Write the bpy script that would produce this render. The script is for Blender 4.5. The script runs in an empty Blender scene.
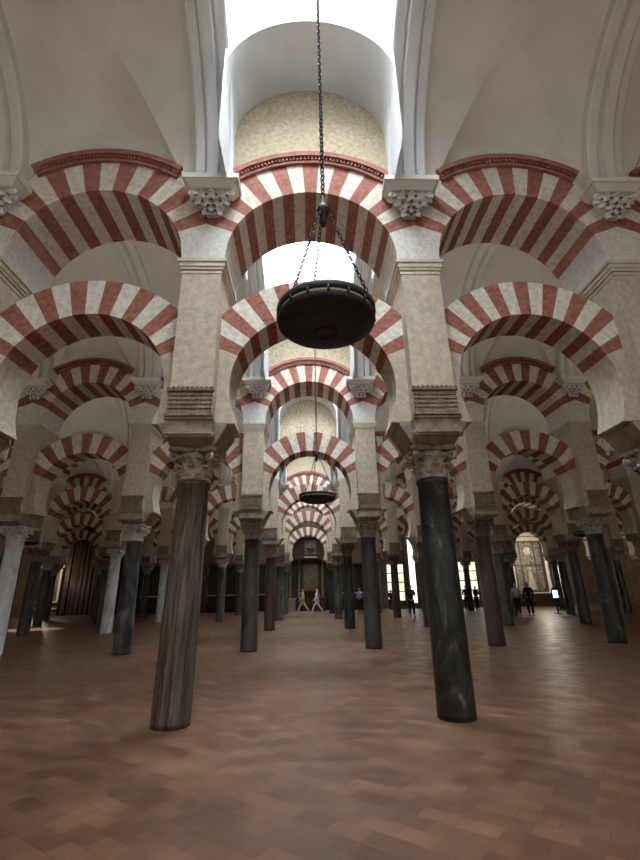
import bpy, bmesh, math, random
from mathutils import Vector, Matrix
PI = math.pi
C = bpy.context.scene.collection
rnd = random.Random(7)
# ------------------------------------------------------------------ layout
B = 3.3          # bay width along an arcade
W = 6.9512       # distance from arcade to arcade
D1 = 6.0616      # camera to nearest arcade
NROW = 5
ZC = 3.62         # top of impost, foot of pier
ZS = 6.19        # top of cornice, spring of upper arch
ZV = 7.52         # spring of vault
TU, TL = .55, .31  # half thickness of upper and lower arches
def rowY(r): return D1 + W*(r-1)
def naveY(k): return rowY(k) + W/2
YW = rowY(NROW+1) - TU   # back wall face
XW = 8.0*B

# ------------------------------------------------------------------ materials
def newmat(name):
    m = bpy.data.materials.new(name); m.use_nodes = True
    nt = m.node_tree; b = nt.nodes['Principled BSDF']
    return m, nt, b
def coords(nt, scale=(1,1,1), rot=(0,0,0), world=False):
    tc = nt.nodes.new('ShaderNodeTexCoord'); mp = nt.nodes.new('ShaderNodeMapping')
    mp.inputs['Scale'].default_value = scale; mp.inputs['Rotation'].default_value = rot
    if world:
        g = nt.nodes.new('ShaderNodeNewGeometry'); nt.links.new(g.outputs['Position'], mp.inputs['Vector'])
    else:
        oi = nt.nodes.new('ShaderNodeObjectInfo'); add = nt.nodes.new('ShaderNodeVectorMath'); add.operation = 'ADD'
        mul = nt.nodes.new('ShaderNodeMath'); mul.operation = 'MULTIPLY'; mul.inputs[1].default_value = 37.0
        nt.links.new(oi.outputs['Random'], mul.inputs[0])
        nt.links.new(tc.outputs['Object'], add.inputs[0]); nt.links.new(mul.outputs[0], add.inputs[1])
        nt.links.new(add.outputs[0], mp.inputs['Vector'])
    return mp.outputs['Vector']
def ramp(nt, fac, stops):
    r = nt.nodes.new('ShaderNodeValToRGB'); e = r.color_ramp.elements
    while len(e) < len(stops): e.new(.5)
    for el, (p, c) in zip(e, stops): el.position = p; el.color = (*c, 1)
    nt.links.new(fac, r.inputs[0]); return r.outputs['Color']
def noise(nt, vec, scale, detail=4, rough=.55, dist=0):
    n = nt.nodes.new('ShaderNodeTexNoise'); n.inputs['Scale'].default_value = scale
    n.inputs['Detail'].default_value = detail; n.inputs['Roughness'].default_value = rough
    n.inputs['Distortion'].default_value = dist
    nt.links.new(vec, n.inputs['Vector']); return n.outputs['Fac']
def bump(nt, b, fac, strength, dist=.02):
    bp = nt.nodes.new('ShaderNodeBump'); bp.inputs['Strength'].default_value = strength
    bp.inputs['Distance'].default_value = dist
    nt.links.new(fac, bp.inputs['Height']); nt.links.new(bp.outputs['Normal'], b.inputs['Normal'])
def mottled(name, c1, c2, scale=3, rough=.85, bmp=.3, stretch=(1,1,1), detail=5, dist=0, lo=.35, hi=.65, fine=None, spec=.3, c3=None):
    m, nt, b = newmat(name); v = coords(nt, stretch)
    n = noise(nt, v, scale, detail, .6, dist)
    stops = [(lo, c1), (hi, c2)] + ([(min(.98, hi+.1), c3)] if c3 else [])
    nt.links.new(ramp(nt, n, stops), b.inputs['Base Color'])
    b.inputs['Roughness'].default_value = rough; b.inputs['Specular IOR Level'].default_value = spec
    if bmp: bump(nt, b, noise(nt, v, fine or scale*6, 3), bmp)
    return m
def plain(name, c, rough=.6, metal=0, spec=.4):
    m, nt, b = newmat(name); b.inputs['Base Color'].default_value = (*c, 1)
    b.inputs['Roughness'].default_value = rough; b.inputs['Metallic'].default_value = metal
    b.inputs['Specular IOR Level'].default_value = spec
    return m
def emit(name, c, s):
    m, nt, b = newmat(name); b.inputs['Base Color'].default_value = (*c, 1)
    b.inputs['Emission Color'].default_value = (*c, 1); b.inputs['Emission Strength'].default_value = s
    return m
M = {}
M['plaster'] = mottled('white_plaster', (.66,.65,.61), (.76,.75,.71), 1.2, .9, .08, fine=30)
M['skyplaster'] = mottled('skylight_plaster', (.72,.76,.78), (.82,.85,.86), 1.2, .9, .08, fine=30)  # lit copy of the plaster: bluish skylight glow put into its colour
M['lunette'] = mottled('ochre_stone_wall', (.33,.27,.17), (.58,.50,.36), 14, .95, .6, fine=40, lo=.32, hi=.66, detail=8)
M['stone'] = mottled('cream_stone', (.40,.345,.26), (.58,.515,.405), 11, .9, .7, fine=55, lo=.32, hi=.66, detail=9)
M['springer'] = mottled('pale_stone', (.54,.53,.48), (.74,.73,.68), 14, .9, .4, fine=40, lo=.32, hi=.62)
M['cream'] = mottled('cream_voussoir', (.50,.46,.37), (.76,.73,.65), 12, .9, .35, fine=26, lo=.3, hi=.6)
M['red'] = mottled('brick_red_voussoir', (.20,.068,.045), (.38,.17,.125), 13, .9, .35, fine=26, lo=.35, hi=.72)
M['mould'] = mottled('red_moulding', (.22,.085,.065), (.33,.145,.11), 6, .85, .2)
M['cornice'] = mottled('cornice_stone', (.47,.42,.32), (.60,.55,.44), 5, .85, .2)
M['carved'] = mottled('brown_carved_stone', (.13,.10,.075), (.27,.21,.16), 9, .85, .7, fine=40, lo=.3)
M['impost'] = mottled('grey_brown_stone', (.20,.165,.13), (.36,.31,.25), 6, .85, .5)
M['white_cap'] = mottled('white_carving', (.68,.68,.66), (.80,.80,.78), 5, .8, .1)
M['backwall'] = mottled('tan_wall', (.10,.073,.05), (.18,.135,.095), 1.5, .9, .2)  # shadow at the far end of the hall put into the wall colour
M['drill'] = plain('drilled_hollow', (.14,.13,.125), .9)  # dark tone for shade inside carved hollows, and for eyes
M['cap_grey'] = mottled('grey_capital_marble', (.20,.175,.15), (.46,.41,.36), 10, .6, .4)
M['cap_pale'] = mottled('pale_capital_marble', (.42,.40,.37), (.70,.68,.64), 9, .6, .4)
M['cap_brown'] = mottled('brown_capital_marble', (.11,.08,.06), (.22,.16,.12), 9, .6, .4)
# column marbles
M['sh_bark'] = mottled('brown_streaked_marble', (.024,.015,.011), (.13,.105,.09), 20, .5, .9, stretch=(1,1,.07), fine=30, dist=.4, lo=.38, hi=.66, spec=.5)
M['sh_black'] = mottled('black_green_marble', (.006,.007,.0065), (.028,.03,.027), 3.2, .42, .12, stretch=(1,1,.5), dist=2.5, lo=.40, hi=.60, c3=(.12,.12,.11), spec=.5)
M['sh_grey'] = mottled('dark_grey_marble', (.018,.016,.015), (.065,.060,.055), 3.5, .4, .15, stretch=(1,1,.4), dist=.8, spec=.5)
M['sh_blue'] = mottled('blue_black_marble', (.010,.012,.014), (.11,.12,.13), 2.0, .35, .15, stretch=(1,1,.45), dist=2, lo=.42, hi=.72, spec=.5)
M['sh_brown'] = mottled('maroon_brown_marble', (.025,.013,.010), (.075,.048,.040), 4, .4, .15, stretch=(1,1,.3), dist=.6, spec=.5)
M['sh_white'] = mottled('pale_grey_marble', (.42,.45,.46), (.70,.73,.73), 3, .35, .12, stretch=(1,1,.4), dist=1.5, spec=.5)
M['sh_green'] = mottled('grey_green_marble', (.022,.027,.024), (.10,.105,.095), 3, .38, .12, stretch=(1,1,.4), dist=1.2, spec=.5)
M['iron'] = mottled('black_iron', (.008,.008,.009), (.022,.022,.025), 12, .55, .2, spec=.4)
M['band'] = plain('cream_glass_band', (.70,.66,.52), .4)
M['wood'] = mottled('dark_carved_wood', (.012,.008,.006), (.05,.032,.022), 5, .5, .6, fine=14)
M['wood2'] = mottled('brown_wood', (.022,.013,.009), (.055,.033,.022), 6, .5, .3, stretch=(1,1,.2))
M['gold'] = mottled('tarnished_gilding', (.035,.024,.012), (.17,.12,.06), 9, .45, .6, spec=.6)
M['palestone'] = mottled('pale_stone_block', (.42,.38,.30), (.60,.55,.45), 6, .85, .3)
M['silver'] = mottled('grey_relief', (.07,.065,.055), (.36,.34,.30), 4, .5, .7, dist=1.5, fine=18)
M['frame'] = plain('dark_window_frame', (.05,.045,.04), .6)
M['mullion'] = plain('skylight_bar', (.42,.16,.12), .6)
def glow(name, c1, c2, s):
    m, nt, b = newmat(name); v = coords(nt); n = noise(nt, v, 1.3, 2)
    col = ramp(nt, n, [(.35, c1), (.65, c2)])
    nt.links.new(col, b.inputs['Base Color']); nt.links.new(col, b.inputs['Emission Color'])
    b.inputs['Emission Strength'].default_value = s; return m
M['sky_pane'] = emit('skylight_glass', (.86,.94,1.0), 38.0)
M['window_pane'] = glow('daylit_panes', (.55,.62,.30), (.95,1,.85), 1.3)
M['white_pane'] = glow('daylit_blind', (.80,.85,.80), (1,1,1), 1.7)
M['screen'] = emit('lit_screen', (.9,.95,1), 3)
M['lampglass'] = emit('warm_lamp_bulb', (1,.82,.6), 14)
# terracotta paving
def floor_mat():
    m, nt, b = newmat('terracotta_paving'); v = coords(nt, (1,1,1), (0,0,math.radians(38)), True)
    nz = nt.nodes.new('ShaderNodeTexNoise'); nz.inputs['Scale'].default_value = 1.2
    nt.links.new(v, nz.inputs['Vector'])
    mx = nt.nodes.new('ShaderNodeVectorMath'); mx.operation = 'MULTIPLY_ADD'
    mx.inputs[1].default_value = (.05,.05,0)
    nt.links.new(nz.outputs['Color'], mx.inputs[0]); nt.links.new(v, mx.inputs[2])
    br = nt.nodes.new('ShaderNodeTexBrick'); br.offset = .5
    br.inputs['Scale'].default_value = 1; br.inputs['Brick Width'].default_value = .27
    br.inputs['Row Height'].default_value = .165; br.inputs['Mortar Size'].default_value = .004
    br.inputs['Mortar Smooth'].default_value = .6; br.inputs['Bias'].default_value = 0
    br.inputs['Color1'].default_value = (.076,.038,.022,1); br.inputs['Color2'].default_value = (.145,.077,.045,1)
    br.inputs['Mortar'].default_value = (.066,.034,.021,1)
    nt.links.new(mx.outputs[0], br.inputs['Vector'])
    n2 = noise(nt, v, 1.1, 5); c2 = ramp(nt, n2, [(.3,(.72,.68,.62)),(.7,(1.22,1.18,1.12))])
    mix = nt.nodes.new('ShaderNodeMix'); mix.data_type = 'RGBA'; mix.blend_type = 'MULTIPLY'; mix.inputs[0].default_value = 1
    nt.links.new(br.outputs['Color'], mix.inputs[6]); nt.links.new(c2, mix.inputs[7])
    nt.links.new(mix.outputs[2], b.inputs['Base Color'])
    n3 = noise(nt, v, 3.0, 3); rr = nt.nodes.new('ShaderNodeMapRange')
    rr.inputs['From Min'].default_value=.3; rr.inputs['From Max'].default_value=.7
    rr.inputs['To Min'].default_value=.30; rr.inputs['To Max'].default_value=.52
    nt.links.new(n3, rr.inputs['Value']); nt.links.new(rr.outputs[0], b.inputs['Roughness'])
    b.inputs['Specular IOR Level'].default_value = .45
    hm = nt.nodes.new('ShaderNodeMath'); hm.operation='SUBTRACT'
    nt.links.new(noise(nt, v, 4, 4), hm.inputs[0]); nt.links.new(br.outputs['Fac'], hm.inputs[1])
    bump(nt, b, hm.outputs[0], .25, .012)
    return m
M['floor'] = floor_mat()

# ------------------------------------------------------------------ mesh builder
class MB:
    def __init__(s): s.v=[]; s.f=[]; s.m=[]; s.sm=[]
    def face(s, idx, m=0, smooth=False): s.f.append(tuple(idx)); s.m.append(m); s.sm.append(smooth)
    def pts(s, ps):
        n=len(s.v); s.v += [tuple(p) for p in ps]; return list(range(n, n+len(ps)))
    def box(s, x0,x1,y0,y1,z0,z1, m=0):
        a=s.pts([(x0,y0,z0),(x1,y0,z0),(x1,y1,z0),(x0,y1,z0),(x0,y0,z1),(x1,y0,z1),(x1,y1,z1),(x0,y1,z1)])
        for q in ((0,3,2,1),(4,5,6,7),(0,1,5,4),(1,2,6,5),(2,3,7,6),(3,0,4,7)): s.face([a[i] for i in q], m)
    def frustum(s, b0, z0, b1, z1, m=0):   # b = (x0,x1,y0,y1)
        a=s.pts([(b0[0],b0[2],z0),(b0[1],b0[2],z0),(b0[1],b0[3],z0),(b0[0],b0[3],z0),(b1[0],b1[2],z1),(b1[1],b1[2],z1),(b1[1],b1[3],z1),(b1[0],b1[3],z1)])
        for q in ((0,3,2,1),(4,5,6,7),(0,1,5,4),(1,2,6,5),(2,3,7,6),(3,0,4,7)): s.face([a[i] for i in q], m)
    def lathe(s, prof, n=24, m=0, c=(0,0,0), smooth=True, flat=None):
        rings=[]
        for r,z in prof:
            rings.append(s.pts([(c[0]+r*math.cos(2*PI*i/n), c[1]+r*math.sin(2*PI*i/n), c[2]+z) for i in range(n)]))
        for k in range(len(rings)-1):
            for i in range(n):
                j=(i+1)%n; s.face((rings[k][i],rings[k][j],rings[k+1][j],rings[k+1][i]), m, smooth)
        s.face(rings[0][::-1], m); s.face(rings[-1], m)
    def tube(s, path, r, n=8, m=0, closed=False):
        path=[Vector(p) for p in path]; rings=[]; L=len(path)
        up=None
        for k,p in enumerate(path):
            if closed: t=(path[(k+1)%L]-path[k-1]).normalized()
            else: t=(path[min(k+1,L-1)]-path[max(k-1,0)]).normalized()
            if up is None:
                up=t.orthogonal().normalized()
            up=(up-t*up.dot(t)).normalized(); w=t.cross(up)
            rr=r[k] if isinstance(r,(list,tuple)) else r
            rings.append(s.pts([p+up*rr*math.cos(2*PI*i/n)+w*rr*math.sin(2*PI*i/n) for i in range(n)]))
        K=L if closed else L-1
        for k in range(K):
            a=rings[k]; b=rings[(k+1)%L]
            for i in range(n):
                j=(i+1)%n; s.face((a[i],a[j],b[j],b[i]), m, True)
        if not closed: s.face(rings[0][::-1],m); s.face(rings[-1],m)
    def ball(s, c, r, m=0, n=10, sz=1):
        prof=[(r*math.sin(PI*k/n), -r*sz*math.cos(PI*k/n)) for k in range(1,n)]
        s.lathe(prof, n+2, m, c)
    def mesh(s, name, mats):
        me=bpy.data.meshes.new(name); me.from_pydata(s.v, [], s.f)
        for mm in mats: me.materials.append(M[mm] if isinstance(mm,str) else mm)
        for p,mi,sm in zip(me.polygons, s.m, s.sm): p.material_index=mi; p.use_smooth=sm
        me.update(); return me
def put(name, data, parent=None, loc=(0,0,0), rot=(0,0,0), mat=None):
    o=bpy.data.objects.new(name, data); C.objects.link(o)
    if parent: o.parent=parent
    o.location=loc; o.rotation_euler=rot
    if mat:
        o.material_slots[0].link='OBJECT'; o.material_slots[0].material=M[mat]
    return o
def tag(o, label=None, cat=None, group=None, kind=None):
    for k,v in (('label',label),('category',cat),('group',group),('kind',kind)):
        if v: o[k]=v
    return o
def empty(name, loc, label, cat, group=None, rz=0):
    o=bpy.data.objects.new(name, None); C.objects.link(o); o.location=loc; o.rotation_euler=(0,0,rz)
    o.empty_display_size=.2
    return tag(o, label, cat, group)
def struct(name, mb, mats, loc=(0,0,0)):
    return tag(put(name, mb.mesh(name, mats), None, loc), kind='structure')

# ------------------------------------------------------------------ leaf, capital
def leaf(mb, base, out, h, w, curl, m=0, lobes=3, lean=.0):
    """acanthus leaf: rises from base along +z, leans out, curls over at the tip"""
    out=Vector(out).normalized(); side=Vector((0,0,1)).cross(out); base=Vector(base)
    N=9; rows=[]; back=[]
    for k in range(N):
        t=k/(N-1)
        if t<.7: z=h*t/.7; o=lean*t+curl*.25*(t/.7)**3
        else:
            a=(t-.7)/.3*PI*.85; z=h+curl*.35*math.sin(a)-curl*.15*(a/PI); o=lean*t+curl*.25+curl*.75*(1-math.cos(a))/2
        ww=w*(.55+.45*math.sin(PI*min(1,t*1.15)))*(1+.22*math.cos(lobes*2*PI*t))*(1 if t<.8 else 1-.6*(t-.8)/.2)
        c=base+out*o+Vector((0,0,z))
        rows.append(mb.pts([c-side*ww/2-out*.008, c-side*ww*.22+out*.006, c+out*.02, c+side*ww*.22+out*.006, c+side*ww/2-out*.008]))
        d=out*-.02 if t<.75 else Vector((0,0,-.018))
        back.append(mb.pts([c-side*ww/2+d-out*.008, c+side*ww/2+d-out*.008]))
    for k in range(N-1):
        for i in range(4): mb.face((rows[k][i],rows[k][i+1],rows[k+1][i+1],rows[k+1][i]), m, True)
        mb.face((back[k][1],back[k][0],back[k+1][0],back[k+1][1]), m, True)
        mb.face((rows[k][0],rows[k+1][0],back[k+1][0],back[k][0]), m)
        mb.face((rows[k][4],back[k][1],back[k+1][1],rows[k+1][4]), m)
    mb.face((rows[-1][0],rows[-1][1],rows[-1][2],rows[-1][3],rows[-1][4],back[-1][1],back[-1][0]), m)
def capital_mesh():
    mb=MB()
    mb.lathe([(.205,0),(.225,.012),(.225,.035),(.205,.05),(.195,.07),(.20,.2),(.225,.30),(.26,.37)], 24)
    for k in range(8):
        a=2*PI*k/8; d=(math.cos(a),math.sin(a),0)
        leaf(mb,(d[0]*.205,d[1]*.205,.05),d,.125,.165,.11)
    for k in range(8):
        a=2*PI*(k+.5)/8; d=(math.cos(a),math.sin(a),0)
        leaf(mb,(d[0]*.21,d[1]*.21,.08),d,.20,.15,.13,lean=.03)
    for k in range(4):   # corner volutes
        a=PI/4+PI/2*k; d=Vector((math.cos(a),math.sin(a),0)); c=d*.35+Vector((0,0,.315))
        path=[]
        for i in range(15):
            t=i/14; th=PI*.5+t*PI*2.6; r=.065*(1-.72*t)
            path.append(c+d*(r*math.cos(th))+Vector((0,0,r*math.sin(th))))
        path=[d*.22+Vector((0,0,.25)), d*.26+Vector((0,0,.33))]+path
        mb.tube(path,.03,6)
    # concave abacus
    pts=[]
    for k in range(4):
        a0=PI/4+PI/2*k
        for t in (-.09,.09):
            d=Vector((math.cos(a0),math.sin(a0),0)); s_=Vector((-d.y,d.x,0)); pts.append(d*.40+s_*t*.6)
        a1=a0+PI/4; pts.append(Vector((math.cos(a1),math.sin(a1),0))*.245)
    lo=mb.pts([(p.x*.94,p.y*.94,.375) for p in pts]); hi=mb.pts([(p.x,p.y,.40) for p in pts]); tp=mb.pts([(p.x,p.y,.44) for p in pts])
    n=len(pts)
    for i in range(n):
        j=(i+1)%n; mb.face((lo[i],lo[j],hi[j],hi[i])); mb.face((hi[i],hi[j],tp[j],tp[i]))
    mb.face(lo[::-1]); mb.face(tp)
    for k in range(4):
        a=PI/2*k; mb.ball((math.cos(a)*.265,math.sin(a)*.265,.405),.038,0,6)
    return mb.mesh('capital',['cap_grey'])
ME={}
ME['capital']=capital_mesh()
mb=MB(); mb.lathe([(.228,0),(.228,.06),(.222,1.1),(.214,2.0),(.203,2.78),(.215,2.80),(.222,2.825),(.215,2.85),(.205,2.86)],32)
ME['shaft']=mb.mesh('shaft',['sh_grey'])
mb=MB()
mb.frustum((-.29,.29,-.30,.30),3.30,(-.46,.46,-.34,.34),3.57,0); mb.box(-.46,.46,-.34,.34,3.57,ZC,0)  # side arms in the dark stone too: underside shade put into their colour
mb.frustum((-.27,.27,-.30,.30),3.295,(-.31,.31,-.56,.56),3.39); mb.box(-.31,.31,-.56,.56,3.39,ZC)
for sy in (-1,1):
    mb.box(-.325,.325,min(sy*.55,sy*.585),max(sy*.55,sy*.585),3.58,3.625)
    mb.tube([(-.30,sy*.50,3.385),(.30,sy*.50,3.385)],.032,10)
    for sx in (-1,1): mb.tube([(sx*.26,sy*.50,3.385),(sx*.33,sy*.50,3.385)],.045,10)
ME['impost']=mb.mesh('impost_block',['impost','stone'])
# pier: local z=0 at ZC
H=ZS-ZC
mb=MB(); mb.box(-.29,.29,-.55,.55,0,H-.19)
ME['pier']=mb.mesh('pier_block',['stone'])
mb=MB()
mb.box(-.285,.285,-.575,-.54,.01,.40)
for k in range(5): mb.box(-.29,.29,-.597,-.56,.05+.062*k,.05+.062*k+.034)
for k in range(9): mb.box(-.283+.064*k,-.283+.064*k+.03,-.590,-.56,.05,.36)
mb.box(-.31,.31,-.615,-.54,.0,.04); mb.box(-.31,.31,-.615,-.54,.36,.40)
for k in range(10): mb.ball((-.285+.0633*k,-.60,.405),.027,0,6)
ME['carved']=mb.mesh('carved_panel',['carved'])
mb=MB()
for e,z0,z1 in ((.015,H-.26,H-.22),(.03,H-.19,H-.14),(.05,H-.14,H-.06),(.075,H-.06,H)):
    mb.box(-.29-e,.29+e,-.55-e*.6,.55+e*.6,z0,z1)
ME['cornice']=mb.mesh('cornice',['cornice'])

# ------------------------------------------------------------------ arches (origin at bay centre, floor of its foot)
def arc_strip(mb, angs, rin, outer, cz, t, mats, zt=None, wallm=None, top=None):
    """angs in radians from +x; outer(a)->r ; extruded between y=-t and +t"""
    for k in range(len(angs)-1):
        a,b=angs[k],angs[k+1]; m=mats(k)
        P=lambda r,an,y:(r*math.cos(an),y,cz+r*math.sin(an))
        ra,rb=outer(a),outer(b)
        i=mb.pts([P(rin,a,-t),P(rin,b,-t),P(rb,b,-t),P(ra,a,-t),P(rin,a,t),P(rin,b,t),P(rb,b,t),P(ra,a,t)])
        mb.face((i[0],i[3],i[2],i[1]),m); mb.face((i[4],i[5],i[6],i[7]),m)
        mb.face((i[0],i[1],i[5],i[4]),m,False); mb.face((i[3],i[7],i[6],i[2]),m)
        if wallm is not None:
            xa,xb=ra*math.cos(a),rb*math.cos(b); za,zb=cz+ra*math.sin(a),cz+rb*math.sin(b)
            if abs(xa-xb)>1e-4:
                for y in (-t,t):
                    q=mb.pts([(xa,y,za),(xb,y,zb),(xb,y,top),(xa,y,top)]); mb.face(q if y>0 else q[::-1], wallm)
def lower_arch(N, redodd):
    mb=MB(); cz=4.20-ZC; r=1.19; re=1.79; hw=1.36
    def outer(a):
        c=abs(math.cos(a)); return min(re, hw/max(c,1e-6))
    a0=math.radians(23.5); a1=PI-a0; per=4; n=N*per
    angs=[a0+(a1-a0)*k/n for k in range(n+1)]
    arc_strip(mb, angs, r, outer, cz, TL, lambda k:1 if ((k//per)%2==0)==(not redodd) else 2)
    # feet: plain stone from impost to first voussoir
    lowest=-math.asin((cz)/r)
    for sgn in (1,-1):
        fa=[lowest+(a0-lowest)*k/10 for k in range(11)]
        for k in range(10):
            a,b=fa[k],fa[k+1]
            zi0,zi1=cz+r*math.sin(a),cz+r*math.sin(b)
            fx=lambda q: r*math.cos(q) if q>0 else r*(1-.7*(1-math.cos(q)))
            xi0,xi1=fx(a),fx(b)
            # at the top the ray meets the pier side
            zo0=zi0 if k==0 else cz+(hw*math.tan(a) if a>0 else r*math.sin(a)); zo1=cz+(hw*math.tan(b) if b>0 else r*math.sin(b))
            q=[(sgn*xi0,zi0),(sgn*xi1,zi1),(sgn*hw,zo1),(sgn*hw,zo0)]
            i=mb.pts([(x,-TL,z) for x,z in q]+[(x,TL,z) for x,z in q])
            mb.face((i[0],i[3],i[2],i[1]) if sgn>0 else (i[0],i[1],i[2],i[3]),0)
            mb.face((i[4],i[5],i[6],i[7]) if sgn>0 else (i[4],i[7],i[6],i[5]),0)
            mb.face((i[0],i[1],i[5],i[4]),0)
            if k==0: mb.face((i[0],i[3],i[7],i[4]),0)
    return mb.mesh('lower_arch',['stone','red','cream'])
ZU=6.24; RU=1.32; RX=1.92
ZTOP=10.2
def upper_arch(N, redodd, skylit):
    """three meshes: striped ring, wall above, red moulding; local z=0 at ZS"""
    cz=ZU-ZS
    def outer(a):
        c=abs(math.cos(a)); s_=max(math.sin(a),.05)
        return min(1.65/max(c,1e-6), max(RX,1.36/s_))
    a0=math.radians(21.5); a1=PI-a0; per=4; n=N*per
    angs=[a0+(a1-a0)*k/n for k in range(n+1)]
    mb=MB(); arc_strip(mb, angs, RU, outer, cz, TU, lambda k:0 if ((k//per)%2==0)==(not redodd) else 1)
    for sgn in (1,-1):
        low=-math.asin(cz/RU); fa=[low+(a0-low)*k/10 for k in range(11)]
        for k in range(10):
            a,b=fa[k],fa[k+1]
            q=[(sgn*RU*math.cos(a),cz+RU*math.sin(a)),(sgn*RU*math.cos(b),cz+RU*math.sin(b)),
               (sgn*1.65,cz+1.65*math.tan(b) if b>0 else cz+RU*math.sin(b)),(sgn*1.65,cz+1.65*math.tan(a) if a>0 else cz+RU*math.sin(a))]
            i=mb.pts([(x,-TU,z) for x,z in q]+[(x,TU,z) for x,z in q])
            mb.face((i[0],i[3],i[2],i[1]) if sgn>0 else (i[0],i[1],i[2],i[3]),2)
            mb.face((i[4],i[5],i[6],i[7]) if sgn>0 else (i[4],i[7],i[6],i[5]),2)
            mb.face((i[0],i[1],i[5],i[4]),2)
            if k==0: mb.face((i[0],i[3],i[7],i[4]),2)
    ring=mb.mesh('voussoir_ring',['red','cream','springer'])
    mb=MB(); top=(ZTOP if skylit else 8.95)-ZS; tt=TU-.01
    for k in range(n):
        a,b=angs[k],angs[k+1]; ra,rb=outer(a)-.01,outer(b)-.01
        xa,xb=ra*math.cos(a),rb*math.cos(b); za,zb=cz+ra*math.sin(a),cz+rb*math.sin(b)
        if abs(xa-xb)<1e-4: continue
        q=mb.pts([(xa,-tt,za),(xb,-tt,zb),(xb,-tt,top),(xa,-tt,top),(xa,tt,za),(xb,tt,zb),(xb,tt,top),(xa,tt,top)])
        mb.face((q[0],q[3],q[2],q[1])); mb.face((q[4],q[5],q[6],q[7])); mb.face((q[3],q[7],q[6],q[2]))
    wall=mb.mesh('lunette_wall',['lunette' if skylit else 'plaster'])
    # moulding: fillet, dentils, outer roll
    mb=MB(); am=math.radians(51.5 if skylit else 55); nm=40
    def band(r0,r1,y0,y1,al=am,nn=nm):
        for k in range(nn):
            a=al+(PI-2*al)*k/nn; b=al+(PI-2*al)*(k+1)/nn
            P=lambda r,an,y:(r*math.cos(an),y,cz+r*math.sin(an))
            i=mb.pts([P(r0,a,y0),P(r0,b,y0),P(r1,b,y0),P(r1,a,y0),P(r0,a,y1),P(r0,b,y1),P(r1,b,y1),P(r1,a,y1)])
            mb.face((i[0],i[3],i[2],i[1])); mb.face((i[4],i[5],i[6],i[7])); mb.face((i[0],i[1],i[5],i[4])); mb.face((i[3],i[7],i[6],i[2]))
            if k==0: mb.face((i[0],i[4],i[7],i[3]))
            if k==nn-1: mb.face((i[1],i[2],i[6],i[5]))
    for sy in (-1,):
        f=lambda a,b:(sy*b,sy*a) if sy<0 else (a,b)
        band(RX,RX+.05,*f(TU-.05,TU+.05)); band(RX+.05,RX+.11,*f(TU-.05,TU+.03)); band(RX+.11,RX+.20,*f(TU-.05,TU+.10))
        nd=44
        for k in range(nd):
            a=am+(PI-2*am)*(k+.25)/nd; b=am+(PI-2*am)*(k+.75)/nd
            P=lambda r,an,y:(r*math.cos(an),y,cz+r*math.sin(an)); y0,y1=f(TU-.02,TU+.075)
            i=mb.pts([P(RX+.05,a,y0),P(RX+.05,b,y0),P(RX+.115,b,y0),P(RX+.115,a,y0),P(RX+.05,a,y1),P(RX+.05,b,y1),P(RX+.115,b,y1),P(RX+.115,a,y1)])
            mb.face((i[0],i[3],i[2],i[1])); mb.face((i[4],i[5],i[6],i[7])); mb.face((i[0],i[1],i[5],i[4])); mb.face((i[3],i[7],i[6],i[2])); mb.face((i[0],i[4],i[7],i[3])); mb.face((i[1],i[2],i[6],i[5]))
    return ring, wall, mb.mesh('dentil_moulding',['mould'])
LOW={'w':lower_arch(15,False),'r':lower_arch(17,False),'p':lower_arch(13,False)}
UP={('w',False):upper_arch(15,False,False),('r',False):upper_arch(17,False,False),('p',False):upper_arch(13,False,False),('r',True):upper_arch(17,False,True)}

# ------------------------------------------------------------------ vaults
AV=W/2-TU; BV=2.62
def barrel(y): return ZV+BV*math.sqrt(max(0,1-(y/AV)**2))
def side_vault():
    mb=MB(); yap=1.93; hw=1.38; p=2.5
    H0=1.16; H1=barrel(yap)-ZV
    def Hy(y): 
        t=(AV-abs(y))/(AV-yap); return H0+(H1-H0)*min(1,max(0,t))**.62
    ys=[]; n=56
    for k in range(n+1): ys.append(AV*math.cos(PI*k/n))
    ys=sorted(set([round(v,5) for v in ys]+[yap,-yap]))
    def xg(y):
        if abs(y)<=yap: return 0
        q=1-(barrel(y)-ZV)/Hy(y)
        return hw*max(0,q)**(1/p)
    ns=10; L=[];Rr=[];I=[]
    for y in ys:
        g=xg(y); z=barrel(y)
        L.append(mb.pts([(-1.65+(1.65-g)*k/ns,y,z) for k in range(ns+1)]))
        Rr.append(mb.pts([(g+(1.65-g)*k/ns,y,z) for k in range(ns+1)]))
        I.append(mb.pts([(-g+2*g*k/(2*ns),y,ZV+Hy(y)*(1-(abs(-g+g*k/ns)/hw)**p)) for k in range(2*ns+1)]) if g>0 or abs(abs(y)-yap)<1e-4 else None)
    for j in range(len(ys)-1):
        for k in range(ns):
            mb.face((L[j][k],L[j+1][k],L[j+1][k+1],L[j][k+1]),0,True); mb.face((Rr[j][k],Rr[j+1][k],Rr[j+1][k+1],Rr[j][k+1]),0,True)
        if I[j] and I[j+1]:
            for k in range(2*ns): mb.face((I[j][k],I[j+1][k],I[j+1][k+1],I[j][k+1]),0,True)
    return mb.mesh('ceiling',['plaster'])
SV=side_vault()
RL=1.30; ZL=8.72; YS=1.88; ZSH=12.3
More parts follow.
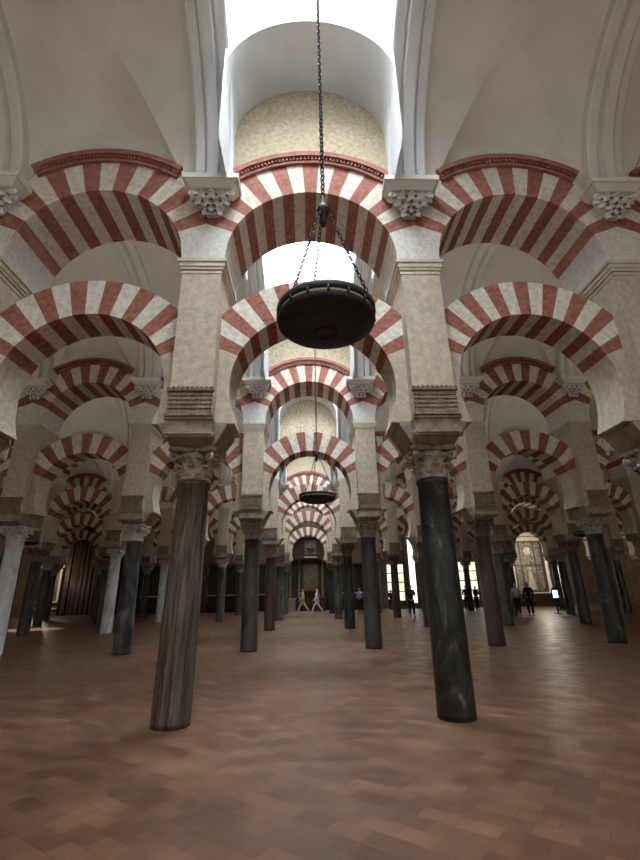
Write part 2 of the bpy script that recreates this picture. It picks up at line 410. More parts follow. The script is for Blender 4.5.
def sky_vault():
    mb=MB(); n=32
    def q(a,b,c,d,sm=False): i=mb.pts([a,b,c,d]); mb.face(i,0,sm)
    for s in (-1,1):
        pr=[(RL,ZV-.05)]+[(RL*math.cos(PI*k/n),ZL+RL*math.sin(PI*k/n)) for k in range(n+1)]+[(-RL,ZV-.05)]
        A=mb.pts([(x,s*YS,z) for x,z in pr]); Bq=mb.pts([(x,s*(AV+.02),z) for x,z in pr])
        for k in range(len(pr)-1): mb.face((A[k],A[k+1],Bq[k+1],Bq[k]) ,0,True)
        # wall of the shaft over the lunette barrel
        T=mb.pts([(x,s*YS,ZSH) for x,z in pr]); E2=mb.pts([(x,s*YS,z) for x,z in pr])
        for k in range(1,len(pr)-2): mb.face((E2[k],E2[k+1],T[k+1],T[k]),0)
        # side walls: shaft + springing strip
        ny=40
        for k in range(ny):
            ya,yb=-AV+2*AV*k/ny,-AV+2*AV*(k+1)/ny
            za,zb=barrel(ya)-.06,barrel(yb)-.06
            q((s*(RL+.02),ya,za),(s*(RL+.02),yb,zb),(s*(RL+.02),yb,ZSH),(s*(RL+.02),ya,ZSH))
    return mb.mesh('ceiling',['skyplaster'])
KV=sky_vault()
def rib_mesh():
    mb=MB(); n=48
    prof=[(-.30,-.02),(-.30,.16),(-.27,.18),(-.15,.18),(-.13,.13),(-.10,.13),(-.08,.26),(.08,.26),(.10,.13),(.13,.13),(.15,.18),(.27,.18),(.30,.16),(.30,-.02)]
    rings=[]
    for k in range(n+1):
        a=PI*k/n; cy,sz=math.cos(a),math.sin(a)
        rings.append(mb.pts([(x,(AV-d)*cy,(BV-d)*sz) for x,d in prof]))
    for k in range(n):
        for i in range(len(prof)-1):
            mb.face((rings[k][i],rings[k][i+1],rings[k+1][i+1],rings[k+1][i]),0)
    mb.face(rings[0]); mb.face(rings[-1][::-1])
    return mb.mesh('transverse_rib',['plaster'])
RIB=rib_mesh()
# corbel capital: local origin at wall face, top z=0, projects to -y
def corbel_meshes():
    mb=MB()
    mb.frustum((-.34,.34,-.29,.03),-.24,(-.42,.42,-.37,.03),-.13); mb.box(-.42,.42,-.37,.03,-.13,-.11); mb.box(-.46,.46,-.40,.03,-.11,0)
    ab=mb.mesh('abacus',['plaster'])
    mb=MB()
    mb.frustum((-.09,.09,-.07,.04),-.66,(-.26,.26,-.22,.04),-.24)
    for x,z,s in ((-.30,-.33,1),(-.15,-.30,1),(0,-.33,1.2),(.15,-.30,1),(.30,-.33,1),(-.22,-.42,1),(.22,-.42,1),(-.09,-.46,1.1),(.09,-.46,1.1),(0,-.55,1),(-.1,-.62,.9),(.1,-.62,.9)):
        y=-.10-.16*max(0,(z+.66)/.42)*(1-abs(x))
        leaf(mb,(x,y+.01,z-.09*s),(x*.8,-1,0),.10*s,.16*s,.10*s,0,3)
    for s in (-1,1):
        path=[(s*(.18+.12*k/8),-.16-.06*k/8,-.40+.13*math.sin(PI*.5*k/8)) for k in range(9)]
        path+=[(s*(.32+.045*math.cos(th)),-.23,-.31+.045*math.sin(th)) for th in [PI*.5-PI*.5*k/3 for k in range(10)]]
        mb.tube(path,.03,6)
    for x,z in ((-.25,-.37),(-.08,-.35),(.08,-.35),(.25,-.37),(-.15,-.47),(.15,-.47),(-.05,-.55),(.05,-.55),(-.06,-.64),(.06,-.64),(0,-.44)):
        y=-.115-.15*max(0,(z+.66)/.42)*(1-abs(x)*.8)
        mb.ball((x,y-.033,z),.026,1,6)  # dark beads stand in for the shade of drilled hollows
    return ab, mb.mesh('leaf_carving',['white_cap','drill'])
CAB,CLF=corbel_meshes()

# ------------------------------------------------------------------ names of places
ORD=['','first','second','third','fourth','fifth','sixth','seventh','eighth','ninth']
def arcade(r): return 'nearest arcade' if r==1 else f'{ORD[r]} arcade from the camera'
def bayword(i): return 'central bay' if i==0 else f"{ORD[abs(i)]} bay {'left' if i<0 else 'right'} of centre"
def colword(c):
    n=int(abs(c)+.5); return f"{ORD[n]} {'left' if c<0 else 'right'} of centre"
# ------------------------------------------------------------------ columns
DESC={'sh_bark':'streaked brown','sh_black':'black veined','sh_grey':'dark grey','sh_blue':'mottled blue-black','sh_brown':'maroon brown','sh_white':'pale grey','sh_green':'grey-green'}
OVR={(1,-.5):('sh_bark','cap_grey'),(1,.5):('sh_black','cap_grey'),
 (2,-2.5):('sh_white','cap_pale'),(2,-1.5):('sh_blue','cap_pale'),(2,-.5):('sh_grey','cap_grey'),(2,.5):('sh_grey','cap_grey'),(2,1.5):('sh_brown','cap_brown'),(2,2.5):('sh_black','cap_grey'),
 (3,-3.5):('sh_grey','cap_brown'),(3,-2.5):('sh_white','cap_pale'),(3,-.5):('sh_brown','cap_grey'),(3,.5):('sh_black','cap_brown'),(3,2.5):('sh_green','cap_grey'),(3,3.5):('sh_grey','cap_brown'),
 (4,-2.5):('sh_white','cap_pale'),(4,-1.5):('sh_green','cap_pale'),(4,-.5):('sh_green','cap_grey'),(4,.5):('sh_green','cap_grey'),(4,1.5):('sh_brown','cap_brown')}
SKIP=set()
HALF={1:1.5,2:3.5,3:4.5,4:6.5,5:7.5}
def column(r,c):
    x=c*B; y=rowY(r)
    sh,cp=OVR.get((r,c),(rnd.choice(['sh_grey','sh_black','sh_brown','sh_green','sh_grey','sh_blue']),rnd.choice(['cap_grey','cap_brown','cap_grey'])))
    t=empty('marble_column',(x,y,0),f"{DESC[sh]} marble column, {colword(c)} in the {arcade(r)}",'column','columns of the arcades',rz=rnd.choice([0,PI/2,PI,-PI/2]) if r>1 else 0)
    z=-t.rotation_euler.z
    so=put('shaft',ME['shaft'],t,mat=sh)
    if (r,c)==(1,-.5): so.location.x=-.055; so.rotation_euler.y=math.atan(.055/2.86)   # this shaft leans
    put('capital',ME['capital'],t,(0,0,2.86),mat=cp)
    put('impost_block',ME['impost'],t,(0,0,0),(0,0,z))
    p=empty('stone_pier',(x,y,ZC),f"cream stone pier above a column, {colword(c)}, {arcade(r)}",'pier','piers above the columns')
    put('pier_block',ME['pier'],p); put('carved_panel',ME['carved'],p); put('cornice',ME['cornice'],p)
def rx(r,c):
    if abs(c)>.6: return c*B-math.copysign(.07,c)
    return -1.55 if (c<0 and r<=1) else math.copysign(1.58,c)
def corbel(r,c):
    t=empty('corbel_capital',(rx(r,c),rowY(r)-TU,ZV+.02),f"white carved corbel below a vault rib, {colword(c)}, {arcade(r)}",'corbel','carved corbels under the vault ribs')
    t.scale=(.93,.9,.82)
    put('abacus',CAB,t); put('leaf_carving',CLF,t)
def rib(k,c):
    o=put('transverse_rib',RIB,None,(rx(k,c),naveY(k),ZV))
    if abs(c)<1: o.material_slots[0].link='OBJECT'; o.material_slots[0].material=M['skyplaster']  # ribs beside the skylight take the lit plaster copy
    wh='in front of the nearest arcade' if k==0 else f'behind the {arcade(k)}'
    tag(o,f"white moulded vault rib, {colword(c)}, {wh}",'rib','transverse ribs of the vaults')
CROWN={(1,-1):'w',(1,0):'r',(1,1):'r'}
def arches(r,i):
    lk=CROWN.get((r,i),'w' if (i+r)%2 or i==0 else 'p')
    o=put('lower_arch',LOW[lk],None,(i*B,rowY(r),ZC))
    tag(o,f"lower striped horseshoe arch, {bayword(i)}, {arcade(r)}",'arch','lower horseshoe arches')
    uk='r' if i==0 else ('w' if (r,i)==(1,-1) else 'r' if r==1 else ('w' if (i+r)%2==0 else 'p'))
    t=empty('upper_arch',(i*B,rowY(r),ZS),f"upper striped round arch, {bayword(i)}, {arcade(r)}",'arch','upper round arches')
    ring,wall,mo=UP[(uk,i==0)]
    put('voussoir_ring',ring,t); put('lunette_wall',wall,t); put('dentil_moulding',mo,t)
BAYS={1:2,2:3,3:4,4:6,5:7}
for r in range(1,NROW+1):
    n=BAYS[r]
    for i in range(-n,n+1):
        if (r,i) not in SKIP: arches(r,i)
    for j in range(-n-1,n+1):
        c=j+.5
        if ('c',r,c) not in SKIP: column(r,c)
        if r<=4 and abs(c)<=(1.5,2.5,3.5,4.5)[r-1]+.1: corbel(r,c)
for k in range(0,NROW+1):
    n=(4,5,6,7,8,8)[k]
    for i in range(-n,n+1):
        o=put('ceiling',KV if i==0 else SV,None,(i*B,naveY(k),0)); tag(o,kind='structure')
    for j in range(-n,n):
        c=j+.5
        if abs(c)<=(1.5,2.5,3.5,4.5,.5,.5)[k]: rib(k,c)
    # skylight of the central bay
    t=empty('skylight',(0,naveY(k),ZSH),f"bright white skylight, central bay, {'in front of the nearest arcade' if k==0 else 'behind the '+arcade(k)}",'skylight','skylights of the naves')
    mb=MB(); mb.box(-RL,RL,-YS,YS,.02,.06); put('glass_pane',mb.mesh('glass_pane',['sky_pane']),t)
    mb=MB()
    for s in (-1,1): mb.box(s*RL-.05,s*RL+.05,-YS,YS,-.03,.03); mb.box(-RL,RL,s*YS-.05,s*YS+.05,-.03,.03)
    for x in (-.65,0,.65): mb.box(x-.015,x+.015,-YS,YS,-.03,.015)
    put('glazing_bars',mb.mesh('glazing_bars',['mullion']),t)

# ------------------------------------------------------------------ shell
mb=MB(); mb.box(-XW-1,XW+1,-12,YW+1,-.3,0); struct('floor',mb,['floor'])
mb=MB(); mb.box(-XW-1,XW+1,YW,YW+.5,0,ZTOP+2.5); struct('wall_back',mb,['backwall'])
mb=MB(); mb.box(-XW-.9,-XW-.4,-12,YW,0,ZTOP+2.5); struct('wall_left',mb,['backwall'])
mb=MB(); mb.box(XW+.4,XW+.9,-12,YW,0,ZTOP+2.5); struct('wall_right',mb,['backwall'])

mb=MB(); mb.box(-XW-.4,XW+.4,-12.4,-12,0,5); struct('wall_rear',mb,['backwall'])  # unseen wall added to keep low light off floor and lower shafts
# ------------------------------------------------------------------ hanging dish lamps
def chain_mb(p0,p1,link=.055,r=.006,w=.017,n=6):
    mb=MB(); p0,p1=Vector(p0),Vector(p1); d=p1-p0; L=d.length; d.normalize(); cnt=max(2,int(L/(link*.78)))
    u=d.orthogonal().normalized(); v=d.cross(u)
    for k in range(cnt):
        c=p0+d*(L*(k+.5)/cnt); s=u if k%2 else v
        path=[c+d*(link/2*math.cos(a))+s*(w*math.sin(a)) for a in [2*PI*i/8 for i in range(8)]]
        mb.tube(path,r,n,0,True)
    return mb
def dish_lamp(x,y,z,R,ztop,label,hubh=.95,lite=False):
    t=empty('dish_lamp',(x,y,z),label,'lamp','hanging black dish lamps')
    mb=MB()
    prof=[(.004,-.20*R),(R*.15,-.199*R),(R*.30,-.192*R),(R*.45,-.18*R),(R*.60,-.16*R),(R*.82,-.10*R),(R*.95,-.03*R),(R*.99,.0),(R*1.0,.015),(R*1.0,.035),(R*.985,.035),(R*.95,.0),(R*.78,-.07*R),(R*.5,-.13*R),(.03,-.16*R)]
    mb.lathe(prof,48); put('dish',mb.mesh('dish',['iron']),t)
    mb=MB(); mb.lathe([(R*.965,.02),(R*.975,.022),(R*.975,.075),(R*.965,.077)],48); 
    # open ring, no caps
    mb.f=mb.f[:-2]; mb.m=mb.m[:-2]; mb.sm=mb.sm[:-2]
    put('light_band',mb.mesh('light_band',['band']),t)
    mb=MB(); n=48
    prof=[(R*.95,.058),(R*1.01,.058),(R*1.02,.07),(R*1.02,.10),(R*1.0,.11),(R*.95,.11)]
    rings=[mb.pts([(r*math.cos(2*PI*i/n),r*math.sin(2*PI*i/n),zz) for i in range(n)]) for r,zz in prof]
    for k in range(len(prof)):
        a=rings[k]; b=rings[(k+1)%len(prof)]
        for i in range(n): j=(i+1)%n; mb.face((a[i],a[j],b[j],b[i]),0,True)
    for k in range(16):
        a=2*PI*k/16; c,s=math.cos(a)*R,math.sin(a)*R; mb.tube([(c,s,.02),(c,s,.07)],.008,6)
    put('rim_ring',mb.mesh('rim_ring',['iron']),t)
    if not lite:
        mb=MB(); mb.tube([(.07*math.cos(a),.07*math.sin(a),-.205*R) for a in [2*PI*k/20 for k in range(20)]],.012,6,0,True)
        put('finial_ring',mb.mesh('finial_ring',['iron']),t)
    H=hubh
    for k in range(3):
        a=2*PI*k/3+PI/2+.35; put('chain',chain_mb((R*.99*math.cos(a),R*.99*math.sin(a),.105),(.05*math.cos(a),.05*math.sin(a),H),.042 if not lite else .09,.0045,.012).mesh('chain',['iron']),t)
    mb=MB(); mb.lathe([(.012,H-.10),(.022,H-.08),(.035,H-.05),(.02,H-.02),(.04,H+.01),(.052,H+.05),(.04,H+.09),(.016,H+.12),(.01,H+.2)],16)
    put('hub',mb.mesh('hub',['iron']),t)
    put('hanging_chain',chain_mb((0,0,H+.18),(0,0,ztop-z),.058 if not lite else .12,.0065,.016).mesh('hanging_chain',['iron']),t)
    return t
dish_lamp(.035,2.6,3.13,.332,ZSH,'large black iron dish lamp hanging on a chain in front of the nearest central arches')
dish_lamp(.13,9.55,3.3,.39,ZSH,'smaller looking black dish lamp hanging behind the nearest central arch',lite=True)
dish_lamp(-9.93,16.3,3.22,.39,9.8,'black dish lamp hanging beside the pale column at the left edge',lite=True)
dish_lamp(10.1,16.4,3.22,.39,9.8,'black dish lamp hanging left of the rightmost tall black column',lite=True)
dish_lamp(-9.9,23.2,3.25,.39,9.8,'black dish lamp hanging behind the mottled blue-black column on the left',lite=True)

# ------------------------------------------------------------------ back of the hall
# carved altarpiece behind the centre
t=empty('carved_altarpiece',(.22,YW-.02,0),'tall dark carved wooden altarpiece closing the central view','altarpiece')
mb=MB(); mb.box(-1.9,1.9,-.25,0,0,6.3)
for k in range(24):
    a=PI*k/24; b=PI*(k+1)/24
    q=mb.pts([(1.9*math.cos(a),-.25,6.3+.9*math.sin(a)),(1.9*math.cos(b),-.25,6.3+.9*math.sin(b)),(0,-.25,6.3)]); mb.face(q[::-1])
put('back_panel',mb.mesh('back_panel',['wood']),t)
for x in (-1.75,-1.0,1.0,1.75):
    mb=MB(); mb.lathe([(.13,.9),(.13,1.0),(.09,1.05),(.085,3.9),(.12,3.98),(.14,4.1)],12,0,(x,-.4,0)); put('side_column',mb.mesh('side_column',['gold']),t)
for z,w in ((.9,1.9),(4.15,1.95),(6.0,1.7)):
    mb=MB(); mb.box(-w,w,-.6,-.2,z-.08,z+.1); put('cornice_shelf',mb.mesh('cornice_shelf',['wood2']),t)
mb=MB(); mb.box(-.62,.62,-.36,-.2,1.5,3.7); mb.box(-.55,.55,-.4,-.2,1.6,3.6); put('central_relief',mb.mesh('central_relief',['gold']),t)
mb=MB(); mb.box(-.5,.5,-.36,-.2,4.5,5.7); mb.lathe([(.35,0),(.35,.06)],20,0,(0,-.3,5.0)); put('upper_relief',mb.mesh('upper_relief',['gold']),t)
mb=MB(); mb.box(-.55,.55,-.64,-.4,4.22,4.30); put('pale_ledge',mb.mesh('pale_ledge',['palestone']),t)
mb=MB(); mb.box(-1.2,1.2,-1.1,-.3,0,.95); put('altar_table',mb.mesh('altar_table',['wood2']),t)
# low stone blocks beside it
for x,w in ((-1.30,'left'),(1.98,'right')):
    t=empty('stone_pedestal',(x,37.2,0),f'low pale stone block on the floor {w} of the two walking people','pedestal')
    mb=MB(); mb.box(-.28,.28,-.2,.2,0,.90); put('block',mb.mesh('block',['palestone']),t)
    mb=MB(); mb.box(-.33,.33,-.25,.25,.90,1.0); put('cap',mb.mesh('cap',['palestone']),t)
    mb=MB(); mb.box(-.32,.32,-.24,.24,0,.1); put('plinth',mb.mesh('plinth',['palestone']),t)
# dark panelled screens along the back wall
def screen(x0,x1,h,label):
    t=empty('wooden_screen',((x0+x1)/2,YW-.03,0),label,'screen'); w=(x1-x0)/2
    mb=MB(); mb.box(-w,w,-.18,0,0,h); put('panelling',mb.mesh('panelling',['wood']),t)
    mb=MB(); mb.box(-w,w,-.5,-.15,1.28,1.36); put('pale_shelf',mb.mesh('pale_shelf',['palestone']),t)
    mb=MB(); mb.box(-w-.05,w+.05,-.3,0,h,h+.15); put('top_rail',mb.mesh('top_rail',['wood2']),t)
    n=int(2*w/.8)
    for k in range(n):
        cx=-w+(k+.5)*2*w/n; mb=MB(); mb.box(cx-.28,cx+.28,-.23,-.15,1.6,h-.3); mb.box(cx-.28,cx+.28,-.23,-.15,.2,1.1); put('raised_panel',mb.mesh('raised_panel',['wood2']),t)
    mb=MB(); mb.box(-w,w,-.95,-.55,.42,.50)
    for s in (-1,1):mb.box(s*(w-.2)-.05,s*(w-.2)+.05,-.93,-.57,0,.43)
    put('bench',mb.mesh('bench',['wood']),t)
screen(-8.4,-2.3,3.6,'dark panelled wooden screen on the back wall just left of the altarpiece')
screen(2.6,5.4,3.6,'dark panelled wooden screen on the back wall just right of the altarpiece')
screen(-14.0,-9.2,3.6,'dark panelled wooden screen on the back wall behind the pale columns at left')
# tall pleated dark hanging
t=empty('tall_portal',(-17.3,YW-.05,0),'tall dark brown arched portal with folded hangings at far left','portal')
mb=MB(); n=80; w=2.7
top=lambda x:5.6+2.4*math.sqrt(max(0,1-(x/w)**2))
rows=[]
for k in range(n+1):
    x=-w+2*w*k/n; y=-.3+.09*math.cos(k*1.1)
    rows.append(mb.pts([(x,y,0),(x,y,top(x)),(x,-.02,0),(x,-.02,top(x))]))
for k in range(n):
    a,b=rows[k],rows[k+1]; mb.face((a[0],b[0],b[1],a[1]),0,True); mb.face((a[1],b[1],b[3],a[3]),0)
put('hanging',mb.mesh('hanging',['wood2']),t)
for s in (-1,1):
    mb=MB(); mb.box(s*2.85-.18,s*2.85+.18,-.45,0,0,5.9); put('door_post',mb.mesh('door_post',['wood']),t)
# gilded altar
t=empty('gilded_altar',(-21.4,YW-.05,0),'narrow gilded altar with white figure top at the far left','altar')
mb=MB(); mb.box(-.9,.9,-.5,0,0,1.0); mb.box(-.8,.8,-.35,0,1.0,3.9); put('body',mb.mesh('body',['gold']),t)
for x in (-.75,.75):
    mb=MB(); mb.lathe([(.12,1.0),(.1,1.1),(.09,3.6),(.13,3.7)],12,0,(x,-.45,0)); put('twisted_column',mb.mesh('twisted_column',['palestone']),t)
mb=MB(); mb.box(-1,1,-.6,0,3.75,3.95); put('entablature',mb.mesh('entablature',['palestone']),t)
mb=MB(); mb.frustum((-.8,.8,-.4,0),3.95,(-.2,.2,-.3,0),5.6); mb.ball((0,-.2,5.8),.25); put('pediment',mb.mesh('pediment',['palestone']),t)
mb=MB(); mb.box(-.9,.9,-.65,-.5,.5,.6); mb.box(-.9,.9,-.7,-.5,1.0,1.1); put('altar_step',mb.mesh('altar_step',['palestone']),t)
# windows on the right of the back wall
wn=0
def window(x,w,z0,z1,mat,cols,rws):
    global wn; wn+=1
    t=bpy.data.objects.new(f'window_{wn}',None); C.objects.link(t); t.location=(x,YW-.04,z0); tag(t,kind='structure')
    h=z1-z0
    mb=MB(); mb.box(-w/2,w/2,-.02,.02,0,h); put('window_panes',mb.mesh('window_panes',[mat]),t)
    mb=MB()
    for k in range(cols+1): xx=-w/2+w*k/cols; mb.box(xx-.04,xx+.04,-.08,0,0,h)
    for k in range(rws+1): zz=h*k/rws; mb.box(-w/2,w/2,-.08,0,zz-.04,zz+.04)
    put('window_frame',mb.mesh('window_frame',['frame']),t)
window(7.5,1.5,.6,3.6,'window_pane',2,4)
window(9.0,.6,.4,6.0,'white_pane',1,1)
window(10.6,1.5,.6,3.6,'window_pane',2,4)
window(12.2,.8,.4,7.0,'white_pane',1,1)
window(13.8,1.6,.6,3.7,'window_pane',2,4)
window(15.3,.9,.4,6.4,'white_pane',1,1)
window(21.7,.7,.4,4.6,'white_pane',1,1)
# side chapel altarpiece at right
t=empty('chapel_altarpiece',(19.2,YW-.05,0),'pale framed altarpiece with grey relief behind the right columns','altarpiece')
mb=MB(); mb.box(-1.25,1.25,-.2,0,1.1,5.4); put('relief_panel',mb.mesh('relief_panel',['silver']),t)
mb=MB()
for z in (1.15,3.3,5.3): mb.box(-1.25,1.25,-.28,-.18,z-.06,z+.06)
for x in (-1.2,-.62,.62,1.2): mb.box(x-.05,x+.05,-.28,-.18,1.1,5.35)
put('relief_frame',mb.mesh('relief_frame',['gold']),t)
mb=MB(); mb.frustum((-.34,.34,-.30,-.18),1.3,(-.10,.10,-.26,-.18),2.9); mb.ball((0,-.24,3.0),.16,0,8); put('relief_figure',mb.mesh('relief_figure',['palestone']),t)
for x in (-1.5,1.5):
    mb=MB(); mb.lathe([(.2,1.0),(.2,1.15),(.14,1.2),(.13,5.0),(.19,5.15),(.22,5.35)],14,0,(x,-.4,0)); put('flanking_column',mb.mesh('flanking_column',['white_cap']),t)
mb=MB(); mb.box(-1.8,1.8,-.65,0,5.35,5.65)
pts=[(1.7*math.cos(PI*k/20),5.65+1.1*math.sin(PI*k/20)) for k in range(21)]
f=mb.pts([(x,-.5,z) for x,z in pts]); g=mb.pts([(x,0,z) for x,z in pts]); mb.face(f[::-1])
for k in range(20): mb.face((f[k],f[k+1],g[k+1],g[k]))
put('pediment',mb.mesh('pediment',['palestone']),t)
mb=MB(); mb.lathe([(.0001,0),(.34,.02),(.38,.08),(.30,.12),(.0001,.14)],24); o=put('medallion',mb.mesh('medallion',['palestone']),t,(0,-.2,4.5),(PI/2,0,0))
mb=MB(); mb.box(-1.3,1.3,-1.2,-.2,0,1.0); put('altar_table',mb.mesh('altar_table',['wood2']),t)
mb=MB(); mb.box(-1.4,1.4,-1.25,-.15,1.0,1.08); put('altar_cloth',mb.mesh('altar_cloth',['white_cap']),t)
# lit screen on a stand
Yq=27.6
t=empty('information_screen',(14.5,Yq,0),'small lit white information screen on a dark stand at right','screen')
mb=MB(); mb.box(-.03,.03,-.03,.03,0,.85); mb.box(-.2,.2,-.15,.15,0,.03); put('stand',mb.mesh('stand',['iron']),t)
mb=MB(); mb.box(-.17,.17,-.03,.03,.84,1.30); put('casing',mb.mesh('casing',['iron']),t)
mb=MB(); mb.box(-.14,.14,-.035,-.031,.87,1.27); put('display',mb.mesh('display',['screen']),t)

# ------------------------------------------------------------------ people
def skin(name, V, Ed, rad, mat, parent, root=0, sub=1):
    me=bpy.data.meshes.new(name); me.from_pydata([tuple(v) for v in V], Ed, [])
    o=bpy.data.objects.new(name, me); C.objects.link(o)
    md=o.modifiers.new('s','SKIN'); md.use_smooth_shade=True
    for i,r in enumerate(rad): me.skin_vertices[0].data[i].radius=(r,r) if not isinstance(r,tuple) else r
    me.skin_vertices[0].data[root].use_root=True
    s=o.modifiers.new('d','SUBSURF'); s.levels=s.render_levels=sub
    dg=bpy.context.evaluated_depsgraph_get(); ev=o.evaluated_get(dg)
    nm=bpy.data.meshes.new_from_object(ev); nm.name=name
    bpy.data.objects.remove(o); 
    nm.materials.clear(); nm.materials.append(mat)
    for p in nm.polygons: p.use_smooth=True
    return put(name,nm,parent)
SK=plain('skin',(.42,.25,.18),.6)
def person(label,x,y,rz,h=1.7,shirt=(.02,.02,.02),trousers=(.02,.02,.025),hair=(.03,.02,.015),stride=0.0,arm='down',shoe=(.03,.03,.03),longhair=False,bag=None,sit=False):
    t=empty('person',(x,y,0),label,'person',None,rz); k=h/1.75
    V=lambda a,b,c:Vector((a,b,c))*k     # faces +y
    st=stride
    hipz=.93-.03*st; 
    P={}
    P['pel']=V(0,0,hipz); P['sp']=V(0,.0,1.12); P['ch']=V(0,.0,1.32); P['nk']=V(0,-.005,1.47); P['h0']=V(0,.0,1.55); P['h1']=V(0,.012,1.64); P['h2']=V(0,.005,1.71)
    legs={}
    for s,f in ((-1,1),(1,-1)):
        legs[s]=[V(s*.09,0,hipz-.06),V(s*.095,f*st*.20+.02,.50),V(s*.09,f*st*.36-(.10*st if f<0 else 0),.09+.05*st*(f<0)),V(s*.10,f*st*.36+.13-(.10*st if f<0 else 0),.04+.02*st*(f<0))]
    arms={}
    for s in (-1,1):
        sh=V(s*.175,0,1.40)
        if arm=='point' and s==1: el=V(.40,.12,1.38); wr=V(.62,.20,1.42)
        elif arm=='phone': el=V(s*.22,.06,1.13); wr=V(s*.08,.27,1.27)
        elif arm=='hold': el=V(s*.24,-.02,1.12); wr=V(s*.13,.22,1.05)
        else:
            f=-s if st else 0; el=V(s*.23,-.02+f*st*.08,1.12); wr=V(s*.25,.05+f*st*.22,.88)
        arms[s]=[sh,el,wr]
    vs=[P['pel'],P['sp'],P['ch'],P['nk'],P['h0'],P['h1'],P['h2']]; ed=[(0,1),(1,2),(2,3),(3,4),(4,5),(5,6)]
    rd=[.115,.10,.12,.052,.062,.085,.06]
    def add(prev,pts,rs):
        for p,r in zip(pts,rs): vs.append(p); rd.append(r); ed.append((prev,len(vs)-1)); prev=len(vs)-1
        return prev
    for s in (-1,1):
        add(0,legs[s],[.08,.055,.038,.03])
        w=add(2,arms[s],[.05,.038,.027])
        d=(arms[s][2]-arms[s][1]).normalized(); side=d.cross(Vector((0,1,0)) if abs(d.y)<.7 else Vector((0,0,1))).normalized()
        palm=add(w,[arms[s][2]+d*.05*k],[.028])
        for q,(off,ln) in enumerate(((-.028,.065),(-.010,.078),(.010,.072),(.027,.058))):
            b=arms[s][2]+d*.075*k+side*off*k; cur=Vector((0,.02,0))*k
            add(palm,[b,b+d*ln*.5*k,b+d*ln*.9*k+cur],[.010,.009,.007])
        b=arms[s][2]+d*.02*k-side*.035*k; add(palm,[b,b-side*.02*k+d*.035*k],[.011,.009])
    rd=[r*k if not isinstance(r,tuple) else r for r in rd]
    skin('body',vs,ed,rd,SK,t)
    def mt(n,c): 
        m=plain(n,c,.85); return m
    sm=mt('shirt_cloth',shirt); tm=mt('trouser_cloth',trousers); hm=mt('hair_strands',hair); hs=mt('shoe_leather',shoe)
    v=[V(0,0,hipz-.02),V(0,0,1.12),V(0,0,1.30),V(0,0,1.43)]; e=[(0,1),(1,2),(2,3)]; r=[.155,.14,.16,.085]
    for s in (-1,1):
        a=arms[s]; v+= [a[0],a[1],a[1]+(a[2]-a[1])*.85]; n=len(v); e+=[(2,n-3),(n-3,n-2),(n-2,n-1)]; r+=[.075,.055,.045]
    skin('jacket',v,e,[q*k for q in r],sm,t)
    v=[V(0,0,hipz+.03)]; e=[]; r=[.15]
    for s in (-1,1):
        l=legs[s]; v+=[l[0],l[1],l[2]+Vector((0,0,.02))]; n=len(v); e+=[(0,n-3),(n-3,n-2),(n-2,n-1)]; r+=[.105,.078,.06]
    skin('trousers',v,e,[q*k for q in r],tm,t)
    v=[P['h1']+V(0,-.03,.0),P['h2']+V(0,-.015,.015)]; e=[(0,1)]; r=[.088,.085]
    if longhair: v.append(V(0,-.06,1.50)); e.append((0,2)); r.append(.075); v.append(V(0,-.07,1.38)); e.append((2,3)); r.append(.05)
    skin('hair',v,e,[q*k for q in r],hm,t)
    mb=MB(); 
    for s in (-1,1): mb.ball(P['h1']+V(s*.03,.082,.01),.011*k,0,6)
    put('eyes',mb.mesh('eyes',['drill']),t)
    mb=MB(); c=P['h1']+V(0,.085,0); 
    i=mb.pts([c+V(-.014,0,-.03),c+V(.014,0,-.03),c+V(0,.026,-.026),c+V(0,-.002,.02)]); mb.face((i[0],i[2],i[3])); mb.face((i[2],i[1],i[3])); mb.face((i[0],i[1],i[2]))
    me=mb.mesh('nose',[SK]); put('nose',me,t)
    for s in (-1,1):
        l=legs[s]; skin('shoe',[l[2]+V(0,-.04,-.04),l[2]+V(0,.03,-.045),l[3]+V(0,.03,-.0)],[(0,1),(1,2)],[.042*k,.045*k,.034*k],hs,t)
    if bag:
        mb=MB(); mb.frustum((-.14*k,.14*k,-.30*k,-.14*k),1.0*k,(-.12*k,.12*k,-.26*k,-.14*k),1.42*k); put('backpack',mb.mesh('backpack',[mt('bag_cloth',bag)]),t)
    return t
BLK=(.012,.012,.014)
person('person in yellow-green top and pale trousers walking with one arm stretched out',-.42,35.0,PI/2,1.72,(.42,.50,.06),(.50,.50,.48),(.12,.09,.06),1.0,'point',(.5,.5,.5))
person('person in white and pink clothes walking to the left with long pale hair',.60,34.9,PI/2,1.66,(.72,.60,.60),(.62,.60,.58),(.55,.48,.40),1.0,'down',(.5,.5,.5),True,(.30,.02,.08))
person('person in dark clothes standing with hands raised to chest, behind the near black column',5.88,27.3,PI,1.76,BLK,BLK,(.015,.012,.01),.35,'phone')
person('person in black standing left of the brown column, seen against the window',11.1,33.2,PI*.9,1.72,BLK,BLK,(.02,.015,.01),0,'hold')
person('person in black standing in the middle of the group before the windows',11.75,33.1,PI*1.1,1.66,(.03,.02,.02),BLK,(.02,.015,.01),0,'phone')
person('person in dark clothes standing at the right end of the group before the windows',12.4,32.4,-PI*.6,1.78,BLK,BLK,(.02,.015,.01),.3,'down')
person('person in pale grey jacket and dark trousers seen beside the grey-green column',11.5,26.1,PI*.85,1.74,(.38,.37,.38),(.02,.02,.03),(.03,.02,.015),.2,'down')
person('person in long black coat standing just right of the person in grey',12.05,25.8,PI*.9,1.76,BLK,BLK,(.02,.015,.01),.2,'down')
person('person in dark jacket with light shoes far back left of the brown column',5.9,34.0,PI,1.55,BLK,BLK,(.02,.015,.01),.1,'phone',(.6,.6,.6))
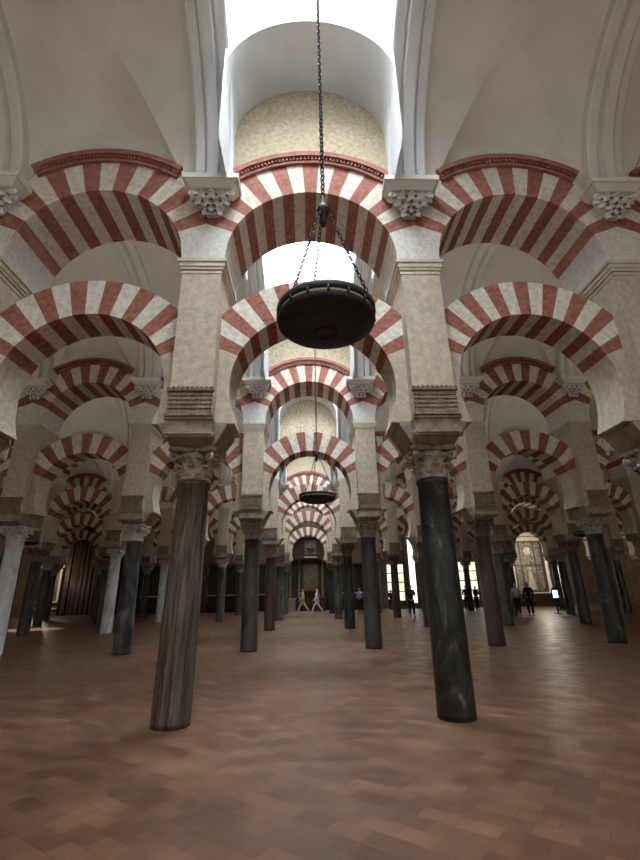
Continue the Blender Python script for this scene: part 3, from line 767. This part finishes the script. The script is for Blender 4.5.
person('person in blue-grey jacket half hidden right of the thin black column',3.6,33.5,PI*.8,1.68,(.16,.20,.26),BLK,(.03,.02,.015),0,'hold')
person('person in dark clothes standing before the pale altarpiece at far right',17.4,33.0,PI,1.72,(.05,.04,.05),BLK,(.03,.02,.015),0,'down')

# ------------------------------------------------------------------ lights
sc=bpy.context.scene
UP_W=200
w=bpy.data.worlds.new('World'); sc.world=w; w.use_nodes=True
bg=w.node_tree.nodes['Background']; bg.inputs['Color'].default_value=(1,.93,.84,1); bg.inputs['Strength'].default_value=.95
def area(name,loc,rot,sx,sy,power,col):
    l=bpy.data.lights.new(name,'AREA'); l.shape='RECTANGLE'; l.size=sx; l.size_y=sy; l.energy=power; l.color=col
    o=bpy.data.objects.new(name,l); C.objects.link(o); o.location=loc; o.rotation_euler=rot; return o
def lamp(name,loc,power,col=(1,.84,.66),r=.25):
    l=bpy.data.lights.new(name,'POINT'); l.energy=power; l.color=col; l.shadow_soft_size=r
    o=bpy.data.objects.new(name,l); C.objects.link(o); o.location=loc; return o
# added upward spots brighten the side vaults; most have no lamp fixture
for k in range(0,NROW+1):
    for x in (-9.9,-3.3,3.3,9.9):
        if k==0 and abs(x)>5: continue
        l=bpy.data.lights.new('lamp_uplight','SPOT'); l.energy=UP_W; l.color=(1,.93,.84); l.spot_size=math.radians(100); l.spot_blend=1; l.shadow_soft_size=.3
        o=bpy.data.objects.new('lamp_uplight',l); C.objects.link(o); o.location=(x,naveY(k),3.6); o.rotation_euler=(PI,0,0)

def lamp(name,loc,power,col=(1,.86,.70),r=.2):
    l=bpy.data.lights.new(name,'POINT'); l.energy=power; l.color=col; l.shadow_soft_size=r
    o=bpy.data.objects.new(name,l); C.objects.link(o); o.location=loc; return o
lamp('chapel_lamp',(18.8,YW-3.0,4.2),300)
lamp('altar_lamp',(-20.6,YW-2.6,3.2),160)
l=bpy.data.lights.new('window_sun_patch','SPOT'); l.energy=5200; l.color=(1,.93,.84); l.spot_size=math.radians(22); l.spot_blend=.35; l.shadow_soft_size=.15  # added spot under the vault for a bright floor patch; no window here
o=bpy.data.objects.new('window_sun_patch',l); C.objects.link(o); o.location=(-13.2,naveY(3),7.5); o.rotation_euler=(0,0,0)
# ------------------------------------------------------------------ camera
P_=dict(f=445.7611,pi=.3489,ya=.034,ro=-.0192,cx=-.1104,h=1.4202)
Fw=Vector((math.sin(P_['ya'])*math.cos(P_['pi']),math.cos(P_['ya'])*math.cos(P_['pi']),math.sin(P_['pi'])))
R0=Vector((math.cos(P_['ya']),-math.sin(P_['ya']),0)); U0=R0.cross(Fw)
c_,s_=math.cos(P_['ro']),math.sin(P_['ro'])
R=R0*c_+U0*s_; U=R0*-s_+U0*c_
cd=bpy.data.cameras.new('camera'); cam=bpy.data.objects.new('camera',cd); C.objects.link(cam)
cam.matrix_world=Matrix(((R.x,U.x,-Fw.x,P_['cx']),(R.y,U.y,-Fw.y,0),(R.z,U.z,-Fw.z,P_['h']),(0,0,0,1)))
cd.sensor_fit='VERTICAL'; cd.sensor_height=36; cd.lens=P_['f']/860*36; cd.clip_end=300; cd.clip_start=.05
sc.camera=cam
sc.view_settings.view_transform='Standard'; sc.view_settings.look='None'; sc.view_settings.gamma=1
sc.view_settings.exposure=0.12
sc.cycles.max_bounces=8; sc.cycles.diffuse_bounces=5; sc.cycles.sample_clamp_indirect=4
